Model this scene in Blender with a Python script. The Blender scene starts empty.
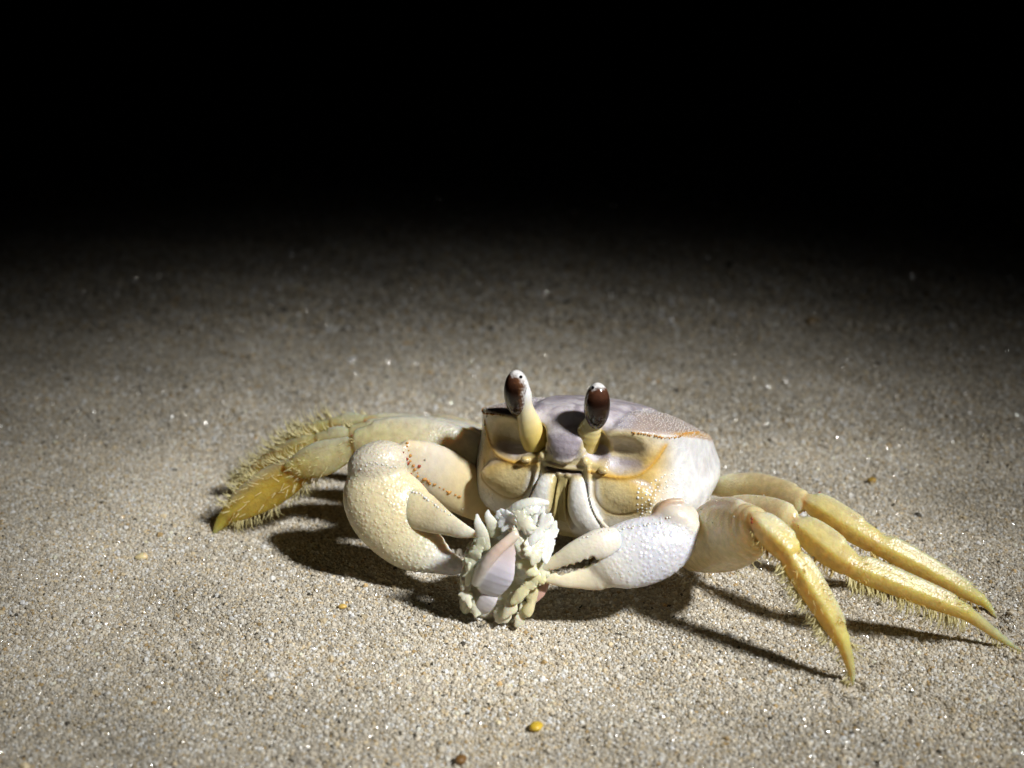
import bpy, math, random
import numpy as np

# ------------------------------------------------------------------ camera, night sky, torch, exposure
S = 0.01                                   # the script works in centimetres
FPX, TH, CH = 1407.0, math.radians(20.0), 10.0
scene = bpy.context.scene
cam_d = bpy.data.cameras.new('camera')
cam = bpy.data.objects.new('camera', cam_d)
scene.collection.objects.link(cam)
cam.location = (0, 0, CH * S)
cam.rotation_euler = (math.pi / 2 - TH, 0, 0)
cam_d.sensor_width = 36.0
cam_d.lens = 36.0 * FPX / 1024.0
cam_d.clip_start, cam_d.clip_end = 0.005, 200.0
cam_d.dof.use_dof = True
cam_d.dof.focus_distance = 0.202
cam_d.dof.aperture_fstop = 22.0
scene.camera = cam

world = bpy.data.worlds.new('World')
scene.world = world
world.use_nodes = True
wn = world.node_tree
bg = wn.nodes['Background']
sky = wn.nodes.new('ShaderNodeTexSky')
sky.sky_type = 'NISHITA'
sky.sun_disc = False
sky.sun_elevation = math.radians(-6)
sky.sun_rotation = math.radians(200)
wn.links.new(sky.outputs[0], bg.inputs[0])
bg.inputs[1].default_value = 0.05

TORCH, AIM = (52.0, -18.5, 66.0), (0.3, 19.3, 0.0)
sp = bpy.data.lights.new('torch', 'SPOT')
sp.energy = 74.0
sp.color = (1.0, 0.99, 0.96)
sp.spot_size = math.radians(60)
sp.spot_blend = 1.0
sp.shadow_soft_size = 0.042
torch = bpy.data.objects.new('torch', sp)
scene.collection.objects.link(torch)
torch.location = [c * S for c in TORCH]
from mathutils import Vector, Matrix
torch_q = Vector(np.array(AIM) - np.array(TORCH)).to_track_quat('-Z', 'Y')
torch.rotation_euler = torch_q.to_euler()
# oval hand-torch beam: brightest in the middle and fading outwards, about 9 cm wide on the sand
BEAM_X, BEAM_Y = 8.2, 8.0


def beam_uv(x, y):
    l = torch_q.inverted() @ (Vector((x, y, 0)) - Vector(TORCH))
    return np.array([l.x / l.z, l.y / l.z])


_J = np.c_[beam_uv(AIM[0] + 1, AIM[1]) - beam_uv(*AIM[:2]), beam_uv(AIM[0], AIM[1] + 1) - beam_uv(*AIM[:2])]
_I = np.linalg.inv(_J)
_Q = _I.T @ np.diag([1 / BEAM_X ** 2, 1 / BEAM_Y ** 2]) @ _I
sp.use_nodes = True
ln, ll = sp.node_tree.nodes, sp.node_tree.links
em = next(n for n in ln if n.type == 'EMISSION')
ltc = ln.new('ShaderNodeTexCoord')
lsep = ln.new('ShaderNodeSeparateXYZ')
ll.new(ltc.outputs['Normal'], lsep.inputs[0])


def lmath(op, a, b=None):
    n = ln.new('ShaderNodeMath')
    n.operation = op
    for k, v in enumerate((a, b)):
        if v is None:
            continue
        if isinstance(v, (int, float)):
            n.inputs[k].default_value = v
        else:
            ll.new(v, n.inputs[k])
    return n.outputs[0]


lu, lv = lmath('DIVIDE', lsep.outputs['X'], lsep.outputs['Z']), lmath('DIVIDE', lsep.outputs['Y'], lsep.outputs['Z'])
quad = lmath('ADD', lmath('ADD', lmath('MULTIPLY', lmath('MULTIPLY', lu, lu), -float(_Q[0, 0])),
                          lmath('MULTIPLY', lmath('MULTIPLY', lu, lv), -2 * float(_Q[0, 1]))),
             lmath('MULTIPLY', lmath('MULTIPLY', lv, lv), -float(_Q[1, 1])))
ll.new(lmath('EXPONENT', quad), em.inputs['Strength'])

vs = scene.view_settings
vs.view_transform, vs.look, vs.exposure, vs.gamma = 'Standard', 'None', 0.0, 1.0
vs.use_curve_mapping = False
scene.cycles.max_bounces = 12
scene.cycles.diffuse_bounces = 10
scene.cycles.sample_clamp_indirect = 4.0
scene.cycles.transparent_max_bounces = 6
scene.cycles.use_denoising = True

rng = np.random.default_rng(7)
CAM = np.array([0.0, 0.0, CH])


# ------------------------------------------------------------------ measuring helpers (centimetres)
def ray(px, py):
    u, v = (px - 512) / FPX, -(py - 384) / FPX
    return np.array([u, math.cos(TH) + v * math.sin(TH), -math.sin(TH) + v * math.cos(TH)])


def at(px, py, Y):
    """the point of a sight line that lies at depth Y"""
    d = ray(px, py)
    return CAM + d * (Y / d[1])


def on_ground(px, py, z=0.0):
    d = ray(px, py)
    return CAM + d * ((z - CH) / d[2])


def pxcm(P):
    """pixels per centimetre at P"""
    return FPX / (P[1] * math.cos(TH) + (CH - P[2]) * math.sin(TH))


def nrm(v):
    v = np.asarray(v, float)
    return v / (np.linalg.norm(v) + 1e-12)


# ------------------------------------------------------------------ signed distance modelling
def smin(a, b, k):
    if k <= 0:
        return np.minimum(a, b)
    h = np.maximum(k - np.abs(a - b), 0) / k
    return np.minimum(a, b) - h * h * k * 0.25


def smax(a, b, k):
    return -smin(-a, -b, k)


class Ell:
    """ellipsoid with axes R (rows) and radii r"""
    def __init__(s, c, r, R=None, col=(.7, .7, .7)):
        s.c, s.r = np.asarray(c, float), np.asarray(r, float)
        s.R = np.eye(3) if R is None else np.asarray(R, float)
        s.col = np.asarray(col, float)
        m = float(max(s.r))
        s.lo, s.hi = s.c - m, s.c + m

    def dist(s, X, Y, Z):
        x, y, z = X - s.c[0], Y - s.c[1], Z - s.c[2]
        q0 = q1 = 0
        for i in range(3):
            w = x * s.R[i, 0] + y * s.R[i, 1] + z * s.R[i, 2]
            q0 = q0 + (w / s.r[i]) ** 2
            q1 = q1 + (w / s.r[i] ** 2) ** 2
        k0, k1 = np.sqrt(q0), np.sqrt(q1)
        return k0 * (k0 - 1) / (k1 + 1e-6)

    def point(s, P):
        return s.dist(P[:, 0], P[:, 1], P[:, 2]), np.broadcast_to(s.col, (len(P), 3))


def catmull(A, n):
    A = np.asarray(A, float)
    B = np.vstack([2 * A[0] - A[1], A, 2 * A[-1] - A[-2]])
    out = []
    for i in range(1, len(B) - 2):
        for j in range(n):
            t = j / n
            p0, p1, p2, p3 = B[i - 1], B[i], B[i + 1], B[i + 2]
            out.append(.5 * (2 * p1 + (p2 - p0) * t + (2 * p0 - 5 * p1 + 4 * p2 - p3) * t * t
                             + (3 * p1 - p0 - 3 * p2 + p3) * t ** 3))
    out.append(A[-1])
    return np.array(out)


class Loft:
    """limb piece: elliptical sections (a across the sight line, b along it) swept through points"""
    def __init__(s, P, a, b, cols, n=3, view=None, p=2.0):
        s.p = p
        P = np.asarray(P, float)
        C = np.asarray(cols, float)
        if C.ndim == 1:
            C = np.repeat(C[None], len(P), 0)
        M = catmull(np.hstack([P, np.c_[a, b], C]), n)
        s.P, s.a, s.b, s.C = M[:, :3], np.maximum(M[:, 3], .012), np.maximum(M[:, 4], .012), np.clip(M[:, 5:8], 0, 1)
        m = float(max(s.a.max(), s.b.max()))
        s.lo, s.hi = s.P.min(0) - m, s.P.max(0) + m
        T = np.gradient(s.P, axis=0)
        s.T = T / np.linalg.norm(T, axis=1)[:, None]
        s.n1 = []
        for p, t in zip(s.P, s.T):
            v = nrm(p - CAM) if view is None else nrm(view)
            s.n1.append(nrm(np.cross(t, v)))
        s.n1 = np.array(s.n1)

    def _seg(s, i, X, Y, Z):
        A, B = s.P[i], s.P[i + 1]
        D = B - A
        L = np.linalg.norm(D)
        t = D / L
        n1 = s.n1[i] + s.n1[i + 1]
        n1 = nrm(n1 - t * (n1 @ t))
        n2 = np.cross(t, n1)
        x, y, z = X - A[0], Y - A[1], Z - A[2]
        w = x * t[0] + y * t[1] + z * t[2]
        wc = np.clip(w, 0, L)
        f = wc / L
        e = w - wc
        a = s.a[i] + (s.a[i + 1] - s.a[i]) * f
        b = s.b[i] + (s.b[i + 1] - s.b[i]) * f
        c = np.minimum(a, b)
        u = x * n1[0] + y * n1[1] + z * n1[2]
        v = x * n2[0] + y * n2[1] + z * n2[2]
        if s.p != 2.0:
            k0 = (np.abs(u / a) ** s.p + np.abs(v / b) ** s.p + np.abs(e / c) ** s.p) ** (1 / s.p)
            return (k0 - 1) * c * .8, f
        k0 = np.sqrt((u / a) ** 2 + (v / b) ** 2 + (e / c) ** 2)
        k1 = np.sqrt((u / a ** 2) ** 2 + (v / b ** 2) ** 2 + (e / c ** 2) ** 2)
        return k0 * (k0 - 1) / (k1 + 1e-6), f

    def dist(s, X, Y, Z):
        d = None
        for i in range(len(s.P) - 1):
            q, _ = s._seg(i, X, Y, Z)
            d = q if d is None else np.minimum(d, q)
        return d

    def point(s, V):
        best = np.full(len(V), 1e9)
        col = np.zeros((len(V), 3))
        for i in range(len(s.P) - 1):
            q, f = s._seg(i, V[:, 0], V[:, 1], V[:, 2])
            m = q < best
            best[m] = q[m]
            col[m] = s.C[i] + (s.C[i + 1] - s.C[i]) * f[m, None]
        return best, col


class Vol:
    def __init__(s, lo, hi, h):
        s.lo, s.h = np.asarray(lo, float), h
        n = np.ceil((np.asarray(hi) - s.lo) / h).astype(int) + 1
        s.ax = [(s.lo[i] + h * np.arange(n[i])).astype(np.float32) for i in range(3)]
        s.d = np.full(n, 1.0, np.float32)
        s.prims = []

    def sl(s, lo, hi):
        r = []
        for i in range(3):
            a = int(np.clip(np.floor((lo[i] - s.lo[i]) / s.h), 0, s.d.shape[i] - 1))
            b = int(np.clip(np.ceil((hi[i] - s.lo[i]) / s.h) + 1, a + 1, s.d.shape[i]))
            r.append(slice(a, b))
        return tuple(r)

    def grid(s, q):
        return s.ax[0][q[0], ][:, None, None], s.ax[1][q[1]][None, :, None], s.ax[2][q[2]][None, None, :]

    def add(s, prim, k=.03, paint=True):
        m = k + 3 * s.h
        q = s.sl(prim.lo - m, prim.hi + m)
        s.d[q] = smin(s.d[q], prim.dist(*s.grid(q)).astype(np.float32), k)
        if paint:
            s.prims.append(prim)

    def cut(s, prim, k=.03):
        m = k + 3 * s.h
        q = s.sl(prim.lo - m, prim.hi + m)
        s.d[q] = smax(s.d[q], -prim.dist(*s.grid(q)).astype(np.float32), k)

    def mesh(s):
        d = s.d
        sg = d < 0
        c = np.zeros(np.array(d.shape) - 1, np.int8)
        for a in (0, 1):
            for b in (0, 1):
                for e in (0, 1):
                    c += sg[a:d.shape[0] - 1 + a, b:d.shape[1] - 1 + b, e:d.shape[2] - 1 + e]
        act = (c > 0) & (c < 8)
        I, J, K = np.nonzero(act)
        idx = np.full(act.shape, -1, np.int64)
        idx[act] = np.arange(len(I))
        acc = np.zeros((len(I), 3))
        cnt = np.zeros(len(I))
        for axis in range(3):
            for o1 in (0, 1):
                for o2 in (0, 1):
                    o = [o1, o2]
                    o.insert(axis, 0)
                    va = d[I + o[0], J + o[1], K + o[2]]
                    p = list(o)
                    p[axis] = 1
                    vb = d[I + p[0], J + p[1], K + p[2]]
                    m = (va < 0) != (vb < 0)
                    t = va[m] / (va[m] - vb[m])
                    add = np.repeat(np.array([o], float), m.sum(), 0)
                    add[:, axis] = t
                    acc[m] += add
                    cnt[m] += 1
        V = s.lo + s.h * (np.c_[I, J, K] + acc / cnt[:, None])
        Q = []
        for axis in range(3):
            u, w = [(1, 2), (2, 0), (0, 1)][axis]
            n = list(d.shape)
            q0, q1 = [slice(None)] * 3, [slice(None)] * 3
            q0[axis], q1[axis] = slice(0, n[axis] - 1), slice(1, n[axis])
            for x in (u, w):
                q0[x] = slice(1, n[x] - 1)
                q1[x] = slice(1, n[x] - 1)
            a, b = sg[tuple(q0)], sg[tuple(q1)]
            e = np.argwhere(a != b)
            fl = a[tuple(e.T)]
            base = e.copy()
            base[:, u] += 1
            base[:, w] += 1
            def cell(du, dw):
                g = base.copy()
                g[:, u] += du
                g[:, w] += dw
                return idx[tuple(g.T)]
            f = np.c_[cell(-1, -1), cell(0, -1), cell(0, 0), cell(-1, 0)]
            f[~fl] = f[~fl][:, ::-1]
            Q.append(f)
        return V, np.vstack(Q)

    def colours(s, V, sharp=.03):
        wsum = np.zeros(len(V))
        col = np.zeros((len(V), 3))
        for p in s.prims:
            d, c = p.point(V)
            w = np.exp(-np.clip(d, -.2, 3) / sharp)
            wsum += w
            col += c * w[:, None]
        return col / (wsum[:, None] + 1e-20)


def vnormals(V, Q):
    n = np.cross(V[Q[:, 2]] - V[Q[:, 0]], V[Q[:, 3]] - V[Q[:, 1]])
    N = np.zeros_like(V)
    for i in range(4):
        np.add.at(N, Q[:, i], n)
    return N / (np.linalg.norm(N, axis=1)[:, None] + 1e-12)


def fnoise(P, sc, seed=0):
    """cheap smooth noise in -1..1"""
    r = np.random.default_rng(seed)
    o = np.zeros(len(P))
    for i in range(7):
        k = r.normal(size=3)
        k = k / np.linalg.norm(k) * sc * (.6 + 1.1 * r.random())
        o += np.sin(P @ k + r.random() * 6.28)
    return o / 3.0


# ------------------------------------------------------------------ scene helpers
def link(o, parent=None):
    scene.collection.objects.link(o)
    if parent is not None:
        o.parent = parent
    return o


def thing(name, loc, label, cat, group=None):
    o = bpy.data.objects.new(name, None)
    o.empty_display_size = 0.01
    o.location = [c * S for c in loc]
    o['label'], o['category'] = label, cat
    if group:
        o['group'] = group
    return link(o)


def mesh_obj(name, V, Q, mat, parent=None, origin=(0, 0, 0), col=None, mask=None, smooth=True, kind=None):
    """V in world centimetres; origin is the root's place"""
    V = (np.asarray(V, float) - np.asarray(origin, float)) * S
    me = bpy.data.meshes.new(name)
    if isinstance(Q, np.ndarray):
        k = Q.shape[1]
        me.vertices.add(len(V))
        me.vertices.foreach_set('co', V.ravel())
        me.loops.add(Q.size)
        me.loops.foreach_set('vertex_index', Q.ravel().astype(np.int32))
        me.polygons.add(len(Q))
        me.polygons.foreach_set('loop_start', (np.arange(len(Q)) * k).astype(np.int32))
        me.polygons.foreach_set('use_smooth', np.full(len(Q), smooth))
        me.update(calc_edges=True)
    else:
        me.from_pydata(V.tolist(), [], Q)
        me.polygons.foreach_set('use_smooth', np.full(len(me.polygons), smooth))
    me.validate()
    if col is not None:
        a = me.attributes.new('Col', 'FLOAT_COLOR', 'POINT')
        a.data.foreach_set('color', np.c_[col, np.ones(len(col))].astype(np.float32).ravel())
    if mask is not None:
        a = me.attributes.new('mask', 'FLOAT', 'POINT')
        a.data.foreach_set('value', np.asarray(mask, np.float32))
    me.materials.append(mat)
    o = bpy.data.objects.new(name, me)
    if kind:
        o['kind'] = kind
    return link(o, parent)


def bristle_mesh(items):
    """items: (base, tip, radius, bend): thin three-sided bent spikes"""
    V, F = [], []
    for base, tip, r, bend in items:
        base, tip = np.asarray(base), np.asarray(tip)
        d = nrm(tip - base)
        n1 = nrm(np.cross(d, [.3, .5, .81]))
        n2 = np.cross(d, n1)
        o = len(V)
        mid = base + (tip - base) * .55 + np.asarray(bend)
        for c, q in ((base, r), (mid, r * .7)):
            for j in range(3):
                an = j * 2.094
                V.append(c + n1 * math.cos(an) * q + n2 * math.sin(an) * q)
        V.append(tip)
        for j in range(3):
            k = (j + 1) % 3
            F.append((o + j, o + k, o + 3 + k, o + 3 + j))
            F.append((o + 3 + j, o + 3 + k, o + 6))
    return np.array(V), F


ICO_V, ICO_F = None, None


def ico():
    global ICO_V, ICO_F
    if ICO_V is None:
        p = (1 + 5 ** .5) / 2
        v = np.array([(-1, p, 0), (1, p, 0), (-1, -p, 0), (1, -p, 0), (0, -1, p), (0, 1, p), (0, -1, -p), (0, 1, -p),
                      (p, 0, -1), (p, 0, 1), (-p, 0, -1), (-p, 0, 1)], float)
        ICO_V = v / np.linalg.norm(v[0])
        ICO_F = np.array([(0, 11, 5), (0, 5, 1), (0, 1, 7), (0, 7, 10), (0, 10, 11), (1, 5, 9), (5, 11, 4), (11, 10, 2),
                          (10, 7, 6), (7, 1, 8), (3, 9, 4), (3, 4, 2), (3, 2, 6), (3, 6, 8), (3, 8, 9), (4, 9, 5),
                          (2, 4, 11), (6, 2, 10), (8, 6, 7), (9, 8, 1)])
    return ICO_V, ICO_F


def bead_mesh(P, R):
    v, f = ico()
    V = (np.asarray(P)[:, None, :] + v[None] * np.asarray(R)[:, None, None]).reshape(-1, 3)
    F = (f[None] + 12 * np.arange(len(P))[:, None, None]).reshape(-1, 3)
    return V, F


def spread(V, m, spacing, seed=0, cap=2000):
    """indices of vertices in mask m that keep a spacing"""
    r = np.random.default_rng(seed)
    ids = np.nonzero(m)[0]
    r.shuffle(ids)
    cells, out = {}, []
    for i in ids:
        p = V[i]
        key = tuple((p // spacing).astype(int))
        ok = True
        for a in (-1, 0, 1):
            for b in (-1, 0, 1):
                for c in (-1, 0, 1):
                    for q in cells.get((key[0] + a, key[1] + b, key[2] + c), ()):
                        if np.sum((V[q] - p) ** 2) < spacing * spacing:
                            ok = False
                            break
                    if not ok:
                        break
                if not ok:
                    break
            if not ok:
                break
        if ok:
            cells.setdefault(key, []).append(i)
            out.append(i)
            if len(out) >= cap:
                break
    return np.array(out, int)


# ------------------------------------------------------------------ materials
def new_mat(name):
    m = bpy.data.materials.new(name)
    m.use_nodes = True
    return m, m.node_tree.nodes, m.node_tree.links, m.node_tree.nodes['Principled BSDF']


def add_translucent(N, L, P, colour, fac):
    tr = N.new('ShaderNodeBsdfTranslucent')
    L.new(colour, tr.inputs['Color'])
    mx = N.new('ShaderNodeMixShader')
    mx.inputs[0].default_value = fac
    L.new(P.outputs[0], mx.inputs[1])
    L.new(tr.outputs[0], mx.inputs[2])
    out = next(n for n in N if n.type == 'OUTPUT_MATERIAL')
    L.new(mx.outputs[0], out.inputs['Surface'])


def shell_mat(name, rough=.38, sss=.6, rad=.0011, vor=0.0, vscale=1500, nscale=2600, nbump=.12, tint=.12, spec=.5,
              mottle=None, plain=None, trans=0.0):
    m, N, L, P = new_mat(name)
    tc = N.new('ShaderNodeTexCoord')
    no = N.new('ShaderNodeTexNoise')
    no.inputs['Scale'].default_value = nscale * .35
    no.inputs['Detail'].default_value = 5
    L.new(tc.outputs['Object'], no.inputs['Vector'])
    if plain is None:
        at_ = N.new('ShaderNodeAttribute')
        at_.attribute_name = 'Col'
        src = at_.outputs['Color']
    else:
        rg = N.new('ShaderNodeRGB')
        rg.outputs[0].default_value = (*plain, 1)
        src = rg.outputs[0]
    mul = N.new('ShaderNodeMix')
    mul.data_type = 'RGBA'
    mul.blend_type = 'MULTIPLY'
    mul.inputs[0].default_value = 1.0
    rp = N.new('ShaderNodeMapRange')
    rp.inputs[1].default_value, rp.inputs[2].default_value = .3, .7
    rp.inputs[3].default_value, rp.inputs[4].default_value = 1 - tint, 1 + tint * .6
    L.new(no.outputs['Fac'], rp.inputs[0])
    L.new(src, mul.inputs[6])
    L.new(rp.outputs[0], mul.inputs[7])
    colour = mul.outputs[2]
    mk = N.new('ShaderNodeAttribute')
    mk.attribute_name = 'mask'
    if mottle:
        n2 = N.new('ShaderNodeTexNoise')
        n2.inputs['Scale'].default_value = 330
        n2.inputs['Detail'].default_value = 6
        n2.inputs['Distortion'].default_value = .7
        L.new(tc.outputs['Object'], n2.inputs['Vector'])
        r2 = N.new('ShaderNodeMapRange')
        r2.inputs[1].default_value, r2.inputs[2].default_value = .42, .62
        L.new(n2.outputs['Fac'], r2.inputs[0])
        ml = N.new('ShaderNodeMath')
        ml.operation = 'MULTIPLY'
        L.new(r2.outputs[0], ml.inputs[0])
        L.new(mk.outputs['Fac'], ml.inputs[1])
        mx = N.new('ShaderNodeMix')
        mx.data_type = 'RGBA'
        mx.inputs[7].default_value = (*mottle, 1)
        L.new(ml.outputs[0], mx.inputs[0])
        L.new(colour, mx.inputs[6])
        colour = mx.outputs[2]
    L.new(colour, P.inputs['Base Color'])
    b1 = N.new('ShaderNodeBump')
    b1.inputs['Strength'].default_value = nbump
    b1.inputs['Distance'].default_value = .0004
    n3 = N.new('ShaderNodeTexNoise')
    n3.inputs['Scale'].default_value = nscale
    n3.inputs['Detail'].default_value = 3
    L.new(tc.outputs['Object'], n3.inputs['Vector'])
    L.new(n3.outputs['Fac'], b1.inputs['Height'])
    nout = b1.outputs[0]
    if vor:
        v = N.new('ShaderNodeTexVoronoi')
        v.inputs['Scale'].default_value = vscale
        L.new(tc.outputs['Object'], v.inputs['Vector'])
        inv = N.new('ShaderNodeMapRange')
        inv.inputs[1].default_value, inv.inputs[2].default_value = .05, .55
        inv.inputs[3].default_value, inv.inputs[4].default_value = 1, 0
        L.new(v.outputs['Distance'], inv.inputs[0])
        mm = N.new('ShaderNodeMath')
        mm.operation = 'MULTIPLY'
        L.new(inv.outputs[0], mm.inputs[0])
        L.new(mk.outputs['Fac'], mm.inputs[1])
        b2 = N.new('ShaderNodeBump')
        b2.inputs['Strength'].default_value = vor
        b2.inputs['Distance'].default_value = .0003
        L.new(mm.outputs[0], b2.inputs['Height'])
        L.new(nout, b2.inputs['Normal'])
        nout = b2.outputs[0]
    L.new(nout, P.inputs['Normal'])
    P.inputs['Roughness'].default_value = rough
    P.inputs['Specular IOR Level'].default_value = spec
    P.inputs['Subsurface Weight'].default_value = sss
    P.inputs['Subsurface Radius'].default_value = (1.0, .62, .28)
    P.inputs['Subsurface Scale'].default_value = rad
    if trans:
        add_translucent(N, L, P, colour, trans)
    return m


M_BODY = shell_mat('crab_shell', rough=.30, sss=.45, rad=.0007, nbump=.26, nscale=1900, vor=.0, mottle=(.58, .54, .57), tint=.18)
M_CLAW = shell_mat('claw_shell', rough=.34, sss=.75, rad=.0014, vor=.35, vscale=1500, tint=.07)
M_LEG = shell_mat('leg_shell', rough=.27, sss=1.0, rad=.0028, nbump=.25, tint=.16, vor=.10, vscale=2300, trans=.28)
M_EYE = shell_mat('eyestalk_skin', rough=.22, sss=.5, rad=.0006, nbump=.04, tint=.05)
M_CORNEA = shell_mat('cornea_glass', rough=.12, sss=.1, rad=.0002, nbump=.05, nscale=5000, tint=.25, spec=.7)
M_PUPIL = shell_mat('pupil_dark', rough=.1, sss=0, plain=(.004, .004, .006))
M_BEAD = shell_mat('granule_white', rough=.3, sss=.4, rad=.0004, plain=(.74, .72, .67), tint=.05)
M_ORANGE = shell_mat('granule_orange', rough=.35, sss=.4, rad=.0004, plain=(.50, .25, .06), tint=.3)
M_RED = shell_mat('granule_red', rough=.35, sss=.2, rad=.0004, plain=(.30, .045, .01), tint=.2)
M_HAIR = shell_mat('bristle_yellow', rough=.35, sss=0, rad=.0005, plain=(.85, .70, .30), tint=.2, trans=.45)
M_HAIRW = shell_mat('bristle_pale', rough=.3, sss=0, rad=.0005, plain=(.95, .88, .52), tint=.06, trans=.35)
M_FOOD = shell_mat('prey_flesh', rough=.26, sss=.6, rad=.0006, nbump=.3, nscale=1500, tint=.12, trans=.2)
M_PLATE = shell_mat('prey_shell', rough=.2, sss=.4, rad=.0006, nbump=.05, nscale=900, tint=.12)

# ------------------------------------------------------------------ sand: one sheet to the horizon plus loose grains
TIPS = [on_ground(*p)[:2] for p in ((853, 685), (1021, 651), (996, 617), (214, 532), (228, 503), (497, 620))]


def ground_z(x, y):
    dent = 0
    for tx, ty in TIPS:                      # the feet and the meal press into the sand
        q = (x - tx) ** 2 + (y - ty) ** 2
        dent = dent - .06 * np.exp(-q / .02) + .05 * np.exp(-((np.sqrt(q) - .24) / .10) ** 2)
    return dent + (.03 * np.sin(1.9 * x + 1.1 * y) * np.sin(2.3 * y - 1.4 * x + .7) * .6 +.035 * np.sin(x * .9 + y * .35 + .6) * np.sin(y * .55 - .2 * x + 1.0) + .02 * np.sin(x * 2.1 - 1.0 + y * 1.3)
            + .012 * np.sin(3.7 * y + 2.2 * x)) * np.exp(-((np.hypot(x, y - 20)) / 60) ** 2)


def sand_material():
    m, N, L, P = new_mat('beach_sand')
    tc = N.new('ShaderNodeTexCoord')
    v = N.new('ShaderNodeTexVoronoi')
    v.inputs['Scale'].default_value = 1500
    L.new(tc.outputs['Object'], v.inputs['Vector'])
    sep = N.new('ShaderNodeSeparateColor')
    L.new(v.outputs['Color'], sep.inputs[0])
    cr = N.new('ShaderNodeValToRGB')
    e = cr.color_ramp.elements
    e[0].position, e[0].color = 0, (.16, .13, .09, 1)
    e[1].position, e[1].color = 1, (.70, .66, .58, 1)
    for p, c in ((.10, (.40, .34, .26, 1)), (.5, (.52, .46, .37, 1)), (.7, (.52, .42, .28, 1)), (.8, (.60, .55, .47, 1))):
        q = e.new(p)
        q.color = c
    L.new(sep.outputs[0], cr.inputs[0])
    L.new(cr.outputs[0], P.inputs['Base Color'])
    P.inputs['Roughness'].default_value = .6
    b = N.new('ShaderNodeBump')
    b.inputs['Strength'].default_value = 1.0
    b.inputs['Distance'].default_value = .0004
    b.invert = True
    L.new(v.outputs['Distance'], b.inputs['Height'])
    L.new(b.outputs[0], P.inputs['Normal'])
    return m


gx = np.unique(np.r_[-4000, -1500, -500, -200, -100, -60, np.arange(-30, 30.01, .3), 60, 100, 200, 500, 1500, 4000])
gy = np.unique(np.r_[-4000, -1500, -500, -100, -30, np.arange(0, 60.01, .3), 80, 120, 200, 500, 1500, 6000])
GX, GY = np.meshgrid(gx, gy, indexing='ij')
GV = np.c_[GX.ravel(), GY.ravel(), ground_z(GX, GY).ravel() - .03]
ni, nj = GX.shape
ii, jj = np.meshgrid(np.arange(ni - 1), np.arange(nj - 1), indexing='ij')
b0 = (ii * nj + jj).ravel()
GQ = np.c_[b0, b0 + nj, b0 + nj + 1, b0 + 1]
ground = mesh_obj('sand_ground', GV, GQ, sand_material(), kind='structure')


def grain_material():
    m, N, L, P = new_mat('sand_grain')
    a = N.new('ShaderNodeAttribute')
    a.attribute_type = 'INSTANCER'
    a.attribute_name = 'tint'
    g = N.new('ShaderNodeAttribute')
    g.attribute_type = 'INSTANCER'
    g.attribute_name = 'gloss'
    L.new(a.outputs['Color'], P.inputs['Base Color'])
    L.new(g.outputs['Fac'], P.inputs['Roughness'])
    P.inputs['Specular IOR Level'].default_value = .55
    add_translucent(N, L, P, a.outputs['Color'], .25)
    return m


def scatter(x0, x1, y0, y1, step, far=False):
    """jittered points inside the wedge of beach around the crab"""
    nx, ny = int((x1 - x0) / step), int((y1 - y0) / step)
    X, Y = np.meshgrid(x0 + step * (np.arange(nx) + .5), y0 + step * (np.arange(ny) + .5), indexing='ij')
    X, Y = X.ravel(), Y.ravel()
    X = X + rng.uniform(-.5, .5, X.size) * step
    Y = Y + rng.uniform(-.5, .5, X.size) * step
    k = np.abs(X) < 4.0 + .46 * Y
    return X[k], Y[k]


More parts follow.
